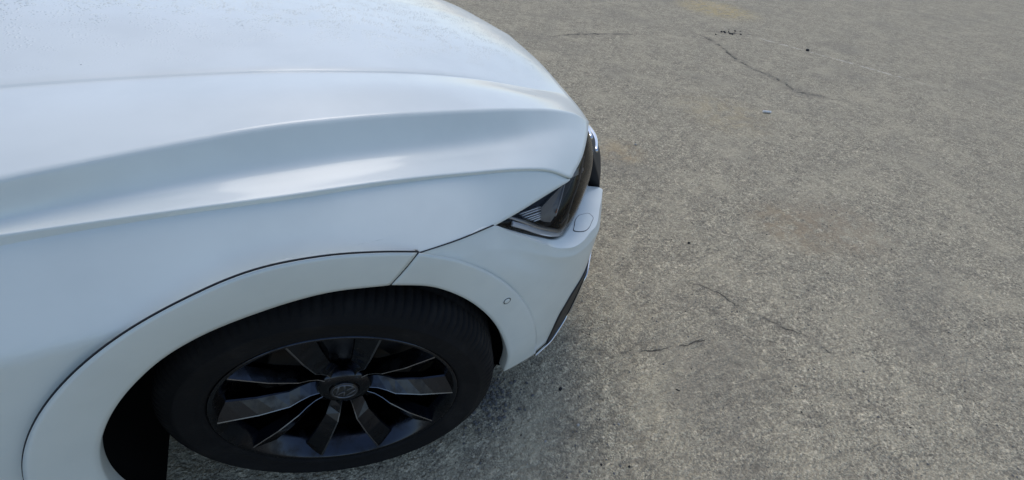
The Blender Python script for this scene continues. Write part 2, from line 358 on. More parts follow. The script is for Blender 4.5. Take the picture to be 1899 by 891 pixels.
# ---------------------------------------------------------------- mesh helpers
def make(name, V, F, m, parent=None, smooth=True, loc=None):
    me = bpy.data.meshes.new(name); me.from_pydata([tuple(map(float, v)) for v in V], [], F); me.update()
    if smooth: me.polygons.foreach_set('use_smooth', [True]*len(me.polygons))
    me.materials.append(m); o = bpy.data.objects.new(name, me); COL.objects.link(o)
    if parent: o.parent = parent
    if loc: o.location = loc
    return o
def grid_faces(nv, nu, flip=False, wrap=False):
    F = []
    for i in range(nv-1):
        for j in range(nu if wrap else nu-1):
            j2 = (j+1) % nu
            f = (i*nu+j, i*nu+j2, (i+1)*nu+j2, (i+1)*nu+j); F.append(f[::-1] if flip else f)
    return F
def orient(S, out):
    N = normals(S); return np.mean(N@np.asarray(out, float)) < 0
MID = .9
def mirror(S): S = np.array(S, float).copy(); S[..., 1] = 2*MID-S[..., 1]; return S
def panel(name, S, m, parent, out, both=True):
    """a surface patch as one part; both = the other side of the car gets its own"""
    nv, nu = S.shape[:2]; r = []
    r.append(make(name, S.reshape(-1, 3), grid_faces(nv, nu, orient(S, out)), m, parent))
    if both:
        S2 = mirror(S); o2 = (out[0], -out[1], out[2])
        r.append(make(name, S2.reshape(-1, 3), grid_faces(nv, nu, orient(S2, o2)), m, parent[1] if isinstance(parent, list) else parent))
    return r
def ribbon(name, pts, nrm, w, th, m, parent, n=30, taper=None, mir=False):
    """bar of width w and thickness th along a curve; nrm = outward direction"""
    c = catmull(pts, n); nn = unit(np.broadcast_to(np.asarray(nrm, float), c.shape)); t = unit(np.gradient(c, axis=0)); b = unit(np.cross(nn, t)); nn = unit(np.cross(t, b))
    ww = np.full(n, w) if taper is None else np.interp(np.linspace(0, 1, n), np.linspace(0, 1, len(taper)), taper)*w
    ww = ww[:, None]/2
    ring = [c-b*ww-nn*th, c-b*ww, c-b*ww*.8+nn*th*.35, c+b*ww*.8+nn*th*.35, c+b*ww, c+b*ww-nn*th]
    S = np.array(ring).transpose(1, 0, 2)
    if mir: S = mirror(S)
    V = S.reshape(-1, 3); F = grid_faces(n, 6, mir, True); F += [tuple(range(6))[::-1 if not mir else 1], tuple(range((n-1)*6, n*6))[::1 if not mir else -1]]
    return make(name, V, F, m, parent)
def slab(name, poly, nrm, th, m, parent, mir=False, inset=0.):
    """flat-ish plate from an outline, with thickness"""
    P = np.array(poly, float); nn = unit(np.asarray(nrm, float))
    if mir: P = mirror(P); nn = nn*np.array([1, -1, 1]); P = P[::-1]
    c = P.mean(0); n = len(P); top = P; rim = P+(P-c)*.0-nn*th
    V = np.concatenate([top, rim, [c+nn*.0002]]); F = []
    area = sum(np.cross(P[i]-c, P[(i+1) % n]-c) for i in range(n))@nn
    for i in range(n):
        j = (i+1) % n; a = (i, j, 2*n); b = (i, n+i, n+j, j)
        F += [a, b] if area > 0 else [a[::-1], b[::-1]]
    return make(name, V, F, m, parent, smooth=False)
def revolve(prof, n, mod=None):
    """profile of (radius, y) about the y axis; mod(i,k,r,y)->r"""
    V = []
    for k, (r, y) in enumerate(prof):
        for i in range(n):
            a = 2*math.pi*i/n; q = mod(i, k, r, y) if mod else r
            V.append((q*math.cos(a), y, q*math.sin(a)))
    return np.array(V), grid_faces(len(prof), n, True, True)

# ---------------------------------------------------------------- ground
rng = np.random.default_rng(4)
def value_noise(x, y, cell, seed):
    u, v = x/cell, y/cell; i, j = np.floor(u).astype(int), np.floor(v).astype(int); fu, fv = u-i, v-j
    fu = fu*fu*(3-2*fu); fv = fv*fv*(3-2*fv)
    def h(a, b):
        s = (a*374761393+b*668265263+seed*1274126177) & 0x7fffffff; s = ((s ^ (s >> 13))*1103515245) & 0x7fffffff
        return ((s ^ (s >> 16)) & 0xffff)/65535.
    return (h(i, j)*(1-fu)+h(i+1, j)*fu)*(1-fv)+(h(i, j+1)*(1-fu)+h(i+1, j+1)*fu)*fv
def ground_height(x, y):
    x, y = np.asarray(x, float), np.asarray(y, float)
    h = (value_noise(x, y, .55, 1)-.5)*.006+(value_noise(x, y, .11, 2)-.5)*.004+(value_noise(x, y, .034, 3)-.5)*.0030+(value_noise(x, y, .017, 5)-.5)*.0022
    return h-.0045
def axis(lo, hi, step, far):
    a = [np.arange(lo, hi, step)]; s = step; x = lo
    left = []
    while x > -far: s *= 1.18; x -= s; left.append(x)
    s = step; x = a[0][-1]; right = []
    while x < far: s *= 1.035; x += s; right.append(x)
    return np.concatenate([left[::-1], a[0], right])
gx, gy = axis(-.9, 3.2, .0105, 90.), axis(-1.0, 2.2, .0105, 90.)
GX, GY = np.meshgrid(gx, gy)
GV = np.stack([GX, GY, ground_height(GX, GY)], 2)
ground = make('ground', GV.reshape(-1, 3), grid_faces(len(gy), len(gx)), GROUND); ground['kind'] = 'structure'
def signed_distance(pts, X, Y):
    best = np.full(X.shape, 1e3)
    for i, (a, b) in enumerate(zip(pts[:-1], pts[1:])):
        ax, ay = a; bx, by = b; dx, dy = bx-ax, by-ay; L = math.hypot(dx, dy)
        t = ((X-ax)*dx+(Y-ay)*dy)/L**2; tc = np.clip(t, 0, 1)
        d = np.hypot(X-ax-dx*tc, Y-ay-dy*tc); sg = np.sign((X-ax)*dy-(Y-ay)*dx); sg[sg == 0] = 1
        over = (t < 0) & (i == 0) | (t > 1) & (i == len(pts)-2)
        d = np.where(over, d+.02, d)*sg
        best = np.where(np.abs(d) < np.abs(best), d, best)
    return best
cd = np.full(GX.shape, 1e3)
for pts, w in CRACKS:
    d = signed_distance(pts, GX, GY)/w; cd = np.where(np.abs(d) < np.abs(cd), d, cd)
for nm, val in (('crack_distance', np.clip(cd, -60, 60)), ('line_distance', signed_distance([(5.55, 3.0), (6.1, 1.6)], GX, GY))):
    at = ground.data.attributes.new(nm, 'FLOAT', 'POINT'); at.data.foreach_set('value', val.reshape(-1).astype(np.float32))

# ---------------------------------------------------------------- the car
car = bpy.data.objects.new('parked_car', None); COL.objects.link(car)
car['label'] = 'white car parked on worn grey asphalt, seen from above its front wheel'; car['category'] = 'car'

H = bonnet_half(); H2 = mirror(H)[::-1][1:]
HB = np.concatenate([H, H2])
HB = rolled(HB, ['u1', 'v0', 'v1'], (0, 0, 1), 0., .020)
make('bonnet', HB.reshape(-1, 3), grid_faces(*HB.shape[:2], orient(HB, (0, 0, 1))), PAINT, car)

FS = rolled(fender_surf(), ['u1', 'u0'], (0, -1, .4), .0018, .018)
FS = rolled(FS, ['v1'], (0, -1, .4), 0., .02)
panel('fender', FS, PAINT, car, (0, -1, .4))
bs = bumper_surf()
BS = rolled(bs, ['v0', 'u1', 'v1'], (.4, -1, 0), .0014, .020)
bump = panel('front_bumper', BS, PAINT, car, (.4, -1, 0))
LS = ledge_surf(); LS = LS+np.array([0, 0, .0002])
# the shelf under the lamp turns down into the lamp recess
lo = LS[-1]; LS = np.concatenate([LS, [lo+np.array([-.004, .004, -.006]), lo+np.array([-.02, .02, -.03])]])
panel('bumper_shelf', LS, PAINT, car, (0, 0, 1))

def end_caps(S, lo, hi):
    """turn the short ends of a strip inward, leaving a hairline gap"""
    if lo: S = np.concatenate([(S[:, :1]+unit(S[:, 1:2]-S[:, :1])*.0020)+np.array([0, .010, 0]), S[:, :1]+unit(S[:, 1:2]-S[:, :1])*.0020, S[:, 1:]], 1)
    if hi: S = np.concatenate([S[:, :-1], S[:, -1:]+unit(S[:, -2:-1]-S[:, -1:])*.0020, (S[:, -1:]+unit(S[:, -2:-1]-S[:, -1:])*.0020)+np.array([0, .010, 0])], 1)
    return S
flr = panel('wheel_arch_trim', end_caps(flare_surf(ARCH_A, ARCH_B, 90, .014, .6), 0, 1), PAINT, car, (0, -1, 0))
flf = panel('wheel_arch_trim', end_caps(flare_surf(ARCH_AF, ARCH_BF, 70, .0056, 0.), 1, 1), PAINT, car, (0, -1, 0))
for o, w in zip(flr+flf, ('rear half', 'rear half', 'front half', 'front half')): o['label'] = 'white wheel arch trim, '+w

# dark strips added along the joints, standing in for the shade in the gaps
def end_edge(A, B, proud): # upper edge of the trim at the joint
    a, bb = np.array(A[-1], float), np.array(B[-1], float); rad = unit((a-np.array([0, 0, .365]))*np.array([1, 0, 1])); return bb+np.array([0, -1., 0])*proud+rad*proud*1.2
te = end_edge(ARCH_A, ARCH_B, .0056); ae = np.array(ARCH_A[-1])
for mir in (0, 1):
    ribbon('joint_gap_shade', [tuple(ae+np.array([0, .0030, 0])), tuple((ae+te)/2+np.array([0, .0012, 0])), tuple(te+np.array([0, .0022, 0]))], (0, -1, .1), .007, .004, SEAM, car, 10, None, bool(mir))
    ribbon('joint_gap_shade', [(x, y-.0004, z+.0004) for x, y, z in FENDER_G[:3]], (.1, -.9, .4), .0022, .004, SEAM, car, 40, None, bool(mir))
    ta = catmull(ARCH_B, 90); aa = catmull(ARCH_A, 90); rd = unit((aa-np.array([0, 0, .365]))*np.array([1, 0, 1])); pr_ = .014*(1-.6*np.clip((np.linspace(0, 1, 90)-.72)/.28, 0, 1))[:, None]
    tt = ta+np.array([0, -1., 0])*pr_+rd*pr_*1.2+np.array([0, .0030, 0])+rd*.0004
    ribbon('joint_gap_shade', tt[2:], (0, -.3, 1), .0020, .003, SEAM, car, 80, None, bool(mir))

# liner of the wheel well
A = np.concatenate([[(-.372, .055, .19), (-.384, .045, .23)], catmull(ARCH_A, 70), catmull(ARCH_AF, 50)[1:], [(.374, .045, .215), (.352, .055, .17)]]); rad = unit((A-np.array([0, 0, .365]))*np.array([1, 0, 1]))
LN = np.array([A+np.array([0, .022, 0])-rad*.001, A+np.array([0, .024, 0])+rad*.03, A*np.array([1, 0, 1])+np.array([0, .08, 0])+rad*.045, A*np.array([1, 0, 1])+np.array([0, .46, 0])+rad*.045, A*np.array([0, 0, 0])+np.array([0, .47, .4])])
panel('wheel_well_liner', LN, LINER, car, (0, -1, 0))

# parking sensor let into the arch trim, with its trim ring
sc = np.array([.3535, -.0060, .5640]); fl_ = flare_surf(ARCH_AF, ARCH_BF, 140, .0056, 0.); fn_ = normals(fl_)
ix = np.unravel_index(np.argmin(np.linalg.norm(fl_[5:-4]-sc, axis=2)), fl_[5:-4].shape[:2]); sc = fl_[5:-4][ix]; sn = fn_[5:-4][ix]; sn = sn if sn[1] < 0 else -sn
def disc(name, c, n, r, h, m, parent, seg=28, ring=None):
    n = unit(np.asarray(n, float)); a = unit(np.cross(n, [0, 0, 1.])); b = np.cross(n, a)
    t = np.linspace(0, 2*math.pi, seg, endpoint=False)
    circ = np.cos(t)[:, None]*a+np.sin(t)[:, None]*b
    if ring: prof = [(r, -h), (r, h*.6), (r*.5+ring*.5, h), (ring, h*.6), (ring, -h)]
    else: prof = [(r, -h), (r*.98, h*.7), (r*.90, h), (.0001, h)]
    V = np.concatenate([c+circ*q+n*z for q, z in prof]); F = grid_faces(len(prof), seg, False, True)
    o = make(name, V, F, m, parent)
    return o
for mir in (0, 1):
    c = mirror(sc) if mir else sc; n = sn*np.array([1, -1 if mir else 1, 1])
    par = flf[mir]
    disc('sensor_surround', c, n, .0112, .0005, PAINT, par, ring=.0092)
    disc('sensor_gap', c, n, .0096, .0008, SEAM, par)
    disc('parking_sensor', c, n, .0074, .0014, PAINT, par)

# dark corner vent with its bright strip
VENT = [(.5534,.0591,.2315),(.5565,.0569,.262),(.5619,.053,.3196),(.5714,.0516,.3751),(.5992,.0588,.4319),(.6294,.0727,.4579),(.6592,.093,.4701),(.70,.135,.474),(.745,.186,.474),(.795,.247,.474)]
STRIP = [(.555,.0600,.2270),(.5718,.0672,.2231),(.6053,.0815,.2476),(.634,.0945,.2799),(.6446,.0930,.3441),(.6562,.0954,.4019),(.668,.102,.435),(.70,.139,.448),(.745,.190,.448),(.795,.25,.448)]
va, ka = catmull(VENT, 60), catmull(STRIP, 60)
on = unit(np.stack([np.interp(np.linspace(0, 1, 60), [0, .5, 1], [.45, .62, .8]), np.full(60, -.75), np.full(60, -.05)], 1))
VS = np.array([va-on*.012, va+on*.0018, va+on*.0030, va*.8+ka*.2+on*.0030, va*.3+ka*.7+on*.0050, ka+on*.0040, ka-on*.012])
vents = panel('corner_vent', VS, BLACK, car, (.5, -.8, 0))
K2 = [(.496,.0335,.2345),(.5255,.0455,.2285),(.5718,.0655,.2215),(.6053,.0795,.2466),(.636,.0930,.2799),(.6466,.0910,.3441),(.6582,.0935,.4019),(.672,.102,.437),(.703,.137,.449),(.748,.188,.449),(.798,.248,.449)]
for mir in (0, 1):
    ribbon('bright_strip', [(x+.003, y-.0045, z) for x, y, z in K2], (.55, -.8, .1), .0085, .006, CHROME, vents[mir], 60, [.4, .9, 1.3, 1.3, 1., .8, .8, .8, .8, .8], bool(mir))
# black lip under the bumper
lipA = catmull(BUMPER_ROWS[6], 60); LP = np.array([lipA+np.array([0, .004, .004]), lipA+np.array([-.004, .012, -.022]), lipA+np.array([-.03, .05, -.026]), lipA+np.array([-.10, .14, -.01])])
panel('front_lip', LP, BLACK, car, (.4, -1, -.3))

# headlight washer flap on the shelf
COVER = [(.6214,.133,.6408),(.641,.1372,.6371),(.661,.137,.6327),(.6638,.127,.6307),(.6431,.1035,.6322),(.621,.0849,.6361),(.6027,.0756,.6393),(.582,.0753,.6432),(.5696,.0791,.6465),(.5817,.0958,.6456),(.6016,.1188,.6435)]
def dense(poly, n=44):
    P = catmull(list(poly)+[poly[0]], n+1)[:-1]; return P
cn = np.cross(np.array(COVER[1])-np.array(COVER[6]), np.array(COVER[3])-np.array(COVER[9])); cn = cn if cn[2] > 0 else -cn; cn = unit(cn)
cv = dense(COVER); cc = cv.mean(0)
for mir in (0, 1):
    slab('washer_gap', cc+(cv-cc)*1.0+cn*.0011, cn, .004, SEAM, car, bool(mir))
    slab('washer_flap', cc+(cv-cc)*.945+cn*.0018, cn, .004, PAINT, car, bool(mir))

# ---------------------------------------------------------------- headlights
def headlight(mir):
    f = (lambda S: mirror(S)) if mir else (lambda S: S)
    out = (.6, .7 if mir else -.7, .3)
    def surf(name, S, m, parent):
        S = f(S); return make(name, S.reshape(-1, 3), grid_faces(S.shape[0], S.shape[1], orient(S, out)), m, parent)
    Hs = lamp_surf(.042); L0 = lamp_surf(0.)
    rim = np.concatenate([[L0[0]-np.array([0, 0, .002])], Hs, [L0[-1]]])
    housing = surf('headlight', rim, BLACK, car); housing['label'] = 'headlight with dark housing and bright inner strips'
    endc = np.stack([L0[:, -1], Hs[:, -1]]); surf('lamp_end', endc, BLACK, housing)
    lens = surf('lens', L0, LENS, housing)
    # black surround at the foot of the lens
    lo = catmull(LAMP_LOW, 60)
    foot = np.array([lamp_surf(.001)[0], lamp_surf(.0012)[1], lamp_surf(.010)[1], lamp_surf(.03)[1]])
    surf('lens_foot', foot, GLOSSB, housing)
    n = (.3, -.8, .5)
    BEZ = [(.3745,.0634,.7555),(.4085,.0569,.738),(.4482,.0541,.7137),(.4863,.0546,.6944),(.5228,.0700,.672),(.548,.0900,.6683),(.5731,.1162,.6705)]
    STR = [(.3786,.0508,.7465),(.4113,.0494,.7285),(.4457,.048,.7072),(.4833,.0484,.6880),(.5207,.0641,.6672),(.548,.0882,.6600)]
    ribbon('bezel', BEZ, n, .0085, .006, SATIN, housing, 40, [.7, 1, 1, 1, .9, .5], bool(mir))
    ribbon('light_strip', STR, n, .0105, .004, DIFFUSE_STRIP, housing, 40, [1., 1.1, 1.1, 1, .75, .3], bool(mir))
    for a, b in (((.4106,.0812,.7396),(.4655,.0873,.7405)),((.4159,.0788,.7359),(.464,.0842,.7367)),((.4211,.0765,.731),(.4629,.0806,.7314)),((.428,.0753,.7258),(.4626,.0783,.7272)),((.4356,.0747,.7211),(.4635,.0767,.7229)),((.4447,.0743,.7159),(.4636,.0753,.7177))):
        ribbon('reflector_fin', [a, tuple((np.array(a)+np.array(b))/2), b], n, .0032, .008, REFLECT, housing, 6, None, bool(mir))
    PL = [(.4669,.0857,.7382),(.5045,.104,.7488),(.552,.1289,.7558),(.5249,.099,.731),(.5082,.0834,.7088),(.4935,.0767,.6981),(.4758,.0741,.7059),(.4651,.0746,.7128)]
    slab('lamp_plate', PL, (.3, -.8, .5), .004, PLATE, housing, bool(mir))
    ribbon('plate_edge', [(.5533,.1299,.757),(.5260,.099,.732),(.5091,.0833,.7055)], n, .0022, .004, SATIN, housing, 12, None, bool(mir))
    ribbon('inner_line', [(.6439,.1911,.7759),(.5921,.1295,.7478),(.5576,.096,.7323),(.5368,.0774,.7086),(.5145,.0657,.6952)], n, .0016, .006, PLATE, housing, 24, None, bool(mir))
    for k in range(3):
        o = np.array([.006, .0055, -.002])*k*2
        q = [np.array(p)+o for p in ((.572,.133,.7700),(.600,.150,.760),(.628,.170,.744))]
        ribbon('silver_fin', q, n, .0085, .004, SATIN, housing, 8, None, bool(mir))
    slab('amber_reflector', [(.5105,.0835,.7215),(.5140,.0868,.7240),(.5120,.0846,.7150),(.5090,.0823,.7150)], n, .003, AMBER, housing, bool(mir))
    ribbon('inner_lamp', [(.602,.172,.775),(.640,.200,.742),(.668,.222,.700)], n, .020, .008, GLOSSB, housing, 14, None, bool(mir))
headlight(False); headlight(True)

# ---------------------------------------------------------------- front face between the lamps
def plan(pts, z): return [(x, y, z) for x, y in pts]
def sym(row): return row+[(x, 2*MID-y, z) for x, y, z in row[::-1][1:]]
up_ = [(.690,.262),(.712,.36),(.746,.50),(.775,.70),(.785,.90)]
md_ = [(.742,.252),(.815,.335),(.858,.48),(.880,.68),(.885,.90)]
lw_ = [(.778,.248),(.842,.335),(.880,.47),(.905,.68),(.910,.90)]
bt_ = [(.790,.262),(.845,.345),(.880,.48),(.900,.68),(.905,.90)]
GR = loft([sym(plan(up_, .815)), sym(plan([(x+.012, y) for x, y in up_], .79)), sym(plan(md_, .70)), sym(plan(lw_, .62)), sym(plan(lw_, .56)), sym(plan(bt_, .46))], 100, None, 6)
GR = rolled(GR, ['v0', 'v1', 'u0', 'u1'], (1, 0, 0), 0, .03)
grille = make('grille', GR.reshape(-1, 3), grid_faces(*GR.shape[:2], orient(GR, (1, 0, 0))), BLACK, car)
for z, dx, w in ((.804, .006, .010), (.755, .004, .009), (.715, .004, .009)):
    f = np.clip((.822-z)/.122, 0, 1); base = catmull(sym(plan(up_, z)), 60)*(1-f)+catmull(sym(plan(md_, z)), 60)*f
    ribbon('grille_bar', base[2:-2:4]+np.array([dx, 0, 0]), (1, 0, .2), w, .012, CHROME, grille, 60)
disc('front_badge', np.array([.905, .90, .672]), (1, 0, .28), .066, .016, GLOSSB, grille, 48)
disc('badge_ring', np.array([.915, .90, .674]), (1, 0, .28), .066, .008, CHROME, grille, 48, ring=.056)
lwb = [(.802,.258),(.85,.345),(.885,.48),(.905,.68),(.91,.90)]
LB = loft([sym(plan([(x-.004, y) for x, y in bt_], .462)), sym(plan(bt_, .44)), sym(plan(lwb, .34)), sym(plan([(x-.01, y) for x, y in lwb], .25)), sym(plan([(x-.05, y) for x, y in lwb], .215))], 80, None, 5)
lower = make('lower_intake', LB.reshape(-1, 3), grid_faces(*LB.shape[:2], orient(LB, (1, 0, 0))), BLACK, car)
for z in (.40, .35, .30):
    ribbon('intake_slat', catmull(sym(plan(bt_, z)), 40)[2:-2:4]+np.array([.010, 0, 0]), (1, 0, .1), .012, .02, GLOSSB, lower, 40)

# ---------------------------------------------------------------- doors, cabin and rear (behind the frame's left edge)
def side_y(z): return float(np.interp(z, [.22, .36, .60, .78, .90, .945, 1.06], [.070, .016, .002, .004, .076, .084, .112]))
def side_panel(name, x0, x1):
    n = 14; xs = np.linspace(x0, x1, n)
    rows = [[(x, side_y(z)+.02*max(0, (-x-2.6))**2, z+(-x-.5)*.012*(z > .7)) for x in xs] for z in (.24, .34, .40, .60, .80, .90, .945, .965, 1.06)]
    S = np.array(rows); S = np.concatenate([S[:1], S[1:]])
    return panel(name, rolled(S, ['u0', 'u1'], (0, -1, 0), .002, .02), PAINT, car, (0, -1, 0))
d1 = side_panel('front_door', -.505, -1.47); d2 = side_panel('rear_door', -1.47, -2.36); side_panel('rear_quarter', -2.36, -3.52)
for d, x in ((d1, -1.30), (d2, -2.20)):
    for mir in (0, 1):
        ribbon('door_handle', [(x-.10, -.012, .905), (x, -.028, .912), (x+.10, -.012, .912)], (0, -1, 0), .026, .018, PAINT, d[mir], 12, None, bool(mir))
rk = np.array([[(x, .05, .20) for x in (-.52, -.46, -.40)], [(x, .012, .235) for x in (-.52, -.46, -.40)], [(x, .004, .30) for x in (-.52, -.46, -.40)], [(x, .004, .36) for x in (-.52, -.46, -.425)]])
panel('rocker_end', rk, PAINT, car, (0, -1, 0))
cowl = loft([sym([(-.625,.04,.945),(-.63,.30,1.015),(-.635,.60,1.038),(-.635,.90,1.045)]), sym([(-.70,.06,1.02),(-.74,.30,1.05),(-.76,.60,1.07),(-.77,.90,1.078)])], 50, None, 4)
make('cowl', cowl.reshape(-1, 3), grid_faces(*cowl.shape[:2], orient(cowl, (0, 0, 1))), BLACK, car)
ws = loft([sym([(-.70,.09,1.055),(-.74,.30,1.062),(-.76,.60,1.075),(-.77,.90,1.082)]), sym([(-1.02,.17,1.32),(-1.04,.35,1.34),(-1.05,.60,1.35),(-1.05,.90,1.355)]), sym([(-1.36,.26,1.555),(-1.37,.40,1.58),(-1.37,.60,1.592),(-1.37,.90,1.60)])], 50, None, 8)
make('windscreen', ws.reshape(-1, 3), grid_faces(*ws.shape[:2], orient(ws, (1, 0, 1))), WINDOW, car)
rf = loft([sym([(-1.36,.255,1.556),(-1.37,.40,1.582),(-1.37,.60,1.594),(-1.37,.90,1.602)]), sym([(-2.1,.25,1.60),(-2.1,.40,1.635),(-2.1,.60,1.655),(-2.1,.90,1.665)]), sym([(-3.35,.30,1.55),(-3.36,.40,1.575),(-3.37,.60,1.595),(-3.38,.90,1.60)])], 40, None, 8)
rf = rolled(rf, ['u0', 'u1'], (0, 0, 1), 0, .05)
make('roof', rf.reshape(-1, 3), grid_faces(*rf.shape[:2], orient(rf, (0, 0, 1))), PAINT, car)
sw = np.array([[(x, .116, 1.06+(-x-.5)*.012) for x in np.linspace(-.72, -3.25, 24)], [(x, .17, 1.32) for x in np.linspace(-1.05, -3.33, 24)], [(x, .252, 1.555) for x in np.linspace(-1.37, -3.36, 24)]])
panel('side_window', sw, WINDOW, car, (0, -1, .3))
for mir in (0, 1): ribbon('windscreen_pillar', [(-.66,.105,1.03),(-1.04,.175,1.325),(-1.38,.262,1.562)], (.5, -.8, .4), .07, .03, PAINT, car, 16, None, bool(mir))
tg = loft([sym([(-3.52,.06,.25),(-3.60,.30,.25),(-3.62,.60,.25),(-3.62,.90,.25)]), sym([(-3.52,.03,.60),(-3.64,.30,.60),(-3.66,.60,.60),(-3.66,.90,.60)]), sym([(-3.50,.09,1.06),(-3.60,.30,1.06),(-3.62,.60,1.06),(-3.62,.90,1.06)]), sym([(-3.36,.26,1.55),(-3.38,.40,1.575),(-3.39,.60,1.59),(-3.40,.90,1.595)])], 40, None, 6)
make('tailgate', tg.reshape(-1, 3), grid_faces(*tg.shape[:2], orient(tg, (-1, 0, 0))), PAINT, car)
for mir in (0, 1):
    rows = [[(-.86, .02, 1.10), (-.88, -.06, 1.09), (-.89, -.16, 1.10), (-.89, -.20, 1.13)], [(-.80, .02, 1.13), (-.78, -.06, 1.15), (-.79, -.16, 1.16), (-.82, -.20, 1.17)], [(-.86, .02, 1.17), (-.87, -.06, 1.23), (-.88, -.16, 1.23), (-.89, -.20, 1.20)], [(-.88, .02, 1.14), (-.95, -.06, 1.16), (-.95, -.16, 1.16), (-.93, -.20, 1.16)], [(-.86, .02, 1.10), (-.88, -.06, 1.09), (-.89, -.16, 1.10), (-.89, -.20, 1.13)]]
    S = loft(rows, 16, None, 5); S = mirror(S) if mir else S
    make('door_mirror', S.reshape(-1, 3), grid_faces(*S.shape[:2], orient(S, (0, -1, 0))), PAINT, car)
under = np.array([[(x, y, .235) for x in (-3.5, -.47)] for y in (.06, 1.74)]); make('floor_pan', under.reshape(-1, 3), grid_faces(2, 2), BLACK, car)
for x0, x1 in ((-.47, .43),): 
    S = np.array([[(x, y, .25) for x in (x0, x1)] for y in (.47, 1.33)]); make('engine_tray', S.reshape(-1, 3), grid_faces(2, 2), BLACK, car)
S = np.array([[(x, y, .225) for x in (.42, .60)] for y in (.14, 1.66)]); make('front_undertray', S.reshape(-1, 3), grid_faces(2, 2), BLACK, car)

# ---------------------------------------------------------------- wheels (axle along y, outer face towards -y)
def build_wheel():
    rim = [(.243,.105),(.232,.06),(.221,.0),(.221,-.075),(.229,-.094),(.240,-.107),(.2445,-.1145),(.2500,-.1185),(.2540,-.1175),(.2550,-.110)]
    V, F = revolve(rim, 96); w = make('wheel', V, F, ALLOY, car)
    n = 600; pr = [(.250,-.108),(.2560,-.1165),(.262,-.1205),(.266,-.1215),(.2675,-.1205),(.283,-.1255),(.300,-.1270),(.3055,-.1280),(.307,-.1262),(.320,-.1215),(.332,-.1130),(.340,-.1040),(.3448,-.0930),(.3478,-.0800),(.3490,-.0640),(.3490,-.0620),(.3425,-.0600),(.3425,-.0530),(.3505,-.0510),(.3530,-.0280),(.3530,-.0260),(.3450,-.0240),(.3450,-.0150),(.3535,-.0130),(.3540,.0130),(.3450,.0150),(.3450,.0240),(.3530,.0260),(.3505,.0510),(.3425,.0530),(.3425,.0600),(.3490,.0620),(.3478,.0800),(.3400,.1040),(.320,.1215),(.300,.1270),(.262,.1205),(.243,.105)]
    def mod(i, k, r, y):
        if r > .331 and abs(y) > .061 and i % 5 == 0: return r-.0050
        if r > .348 and .025 < abs(y) < .052 and i % 5 == 2: return r-.0035
        return r
    V, F = revolve(pr, n, mod); t = make('tyre', V, F, RUBBER, w)
    # ten blades in five pairs
    def blade(sgn):
        rs = np.array([.034, .052, .072, .092, .112, .140, .170, .200, .226, .2445]); out = []
        for r in rs:
            q = (r-.034)/(.2445-.034)
            y = float(np.interp(r, [.034, .060, .092, .112, .170, .245], [-.077, -.070, -.083, -.094, -.1065, -.1140]))
            wd = float(np.interp(r, [.034, .09, .17, .2445], [.020, .034, .046, .060]))
            lean = sgn*float(np.interp(q, [0, .35, 1], [.000, .003, -.010]))
            # broad face falling away from a sharp crest, short steep flank on the other side
            sec = [(-sgn*wd*.5+lean, y+.040), (-sgn*wd*.5+lean, y+.024), (-sgn*wd*.46+lean, y+.0205), (sgn*wd*.26+lean, y+.0012), (sgn*wd*.30+lean, y+.0000), (sgn*wd*.335+lean, y+.0010), (sgn*wd*.5+lean, y+.026), (sgn*wd*.44+lean, y+.040)]
            out.append([(r, c, b) for c, b in sec])
        return np.array(out)
    pr_edge = None
    for p in range(5):
        for sgn in (-1, 1):
            S = blade(sgn); a = math.radians(85+72*p+sgn*18.0)
            X = S[..., 0]*math.cos(a)-S[..., 1]*math.sin(a); Z = S[..., 0]*math.sin(a)+S[..., 1]*math.cos(a)
            V = np.stack([X, S[..., 2], Z], -1); nv, nu = V.shape[:2]
            F = grid_faces(nv, nu, sgn > 0, True)+[tuple(range(nu))[::-1], tuple(range((nv-1)*nu, nv*nu))]
            sp = make('spoke', V.reshape(-1, 3), F, ALLOY, w, smooth=False)
            # bright worn edge along the crest
            sp.data.materials.append(EDGE)
            for i, pl in enumerate(sp.data.polygons):
                if i < (nv-1)*nu and i % nu in (3, 4) and i//nu >= 1: pl.material_index = 1
    hub = [(.062,-.040),(.062,-.062),(.058,-.070),(.050,-.0745),(.040,-.0765),(.032,-.0770),(.0315,-.0740)]
    V, F = revolve(hub, 60); make('hub', V, F, ALLOY, w)
    cap = [(.0312,-.072),(.0305,-.0785),(.0290,-.0800),(.0270,-.0795),(.0001,-.0795)]
    V, F = revolve(cap, 48); make('centre_cap', V, F, GLOSSB, w)
    EM = mat('emblem_grey', (.16, .165, .175), .35, .8)
    V, F = revolve([(.0272,-.0790),(.0268,-.0812),(.0248,-.0812),(.0244,-.0790)], 48); ring = make('emblem_ring', V, F, EM, w)
    ang = math.radians(-35)
    def stroke(name, P):
        Q = [np.array(p)*.0246 for p in P]; R2 = lambda p: (p[0]*math.cos(ang)-p[1]*math.sin(ang), p[0]*math.sin(ang)+p[1]*math.cos(ang))
        ribbon(name, [(R2(p)[0], -.0806, R2(p)[1]) for p in Q], (0, -1, 0), .0038, .0012, EM, w, max(2, 2*len(P)))
    for P in ([(-.42,.88),(0,.10)], [(.42,.88),(0,.10)], [(-.80,.56),(-.40,-.82)], [(-.40,-.82),(0,-.02)], [(.80,.56),(.40,-.82)], [(.40,-.82),(0,-.02)]): stroke('emblem_stroke', P)
    for kk in range(5):
        a = math.radians(85+36+72*kk); V, F = revolve([(.0085,-.060),(.0085,-.073),(.006,-.0745),(.0001,-.0745)], 12)
        make('wheel_bolt', V+np.array([.046*math.cos(a), 0, .046*math.sin(a)]), F, BLACK, w)
    V, F = revolve([(.165,.020),(.165,-.006),(.160,-.008),(.080,-.008),(.078,-.030),(.0001,-.030)], 60); make('brake_disc', V, F, DISC, w)
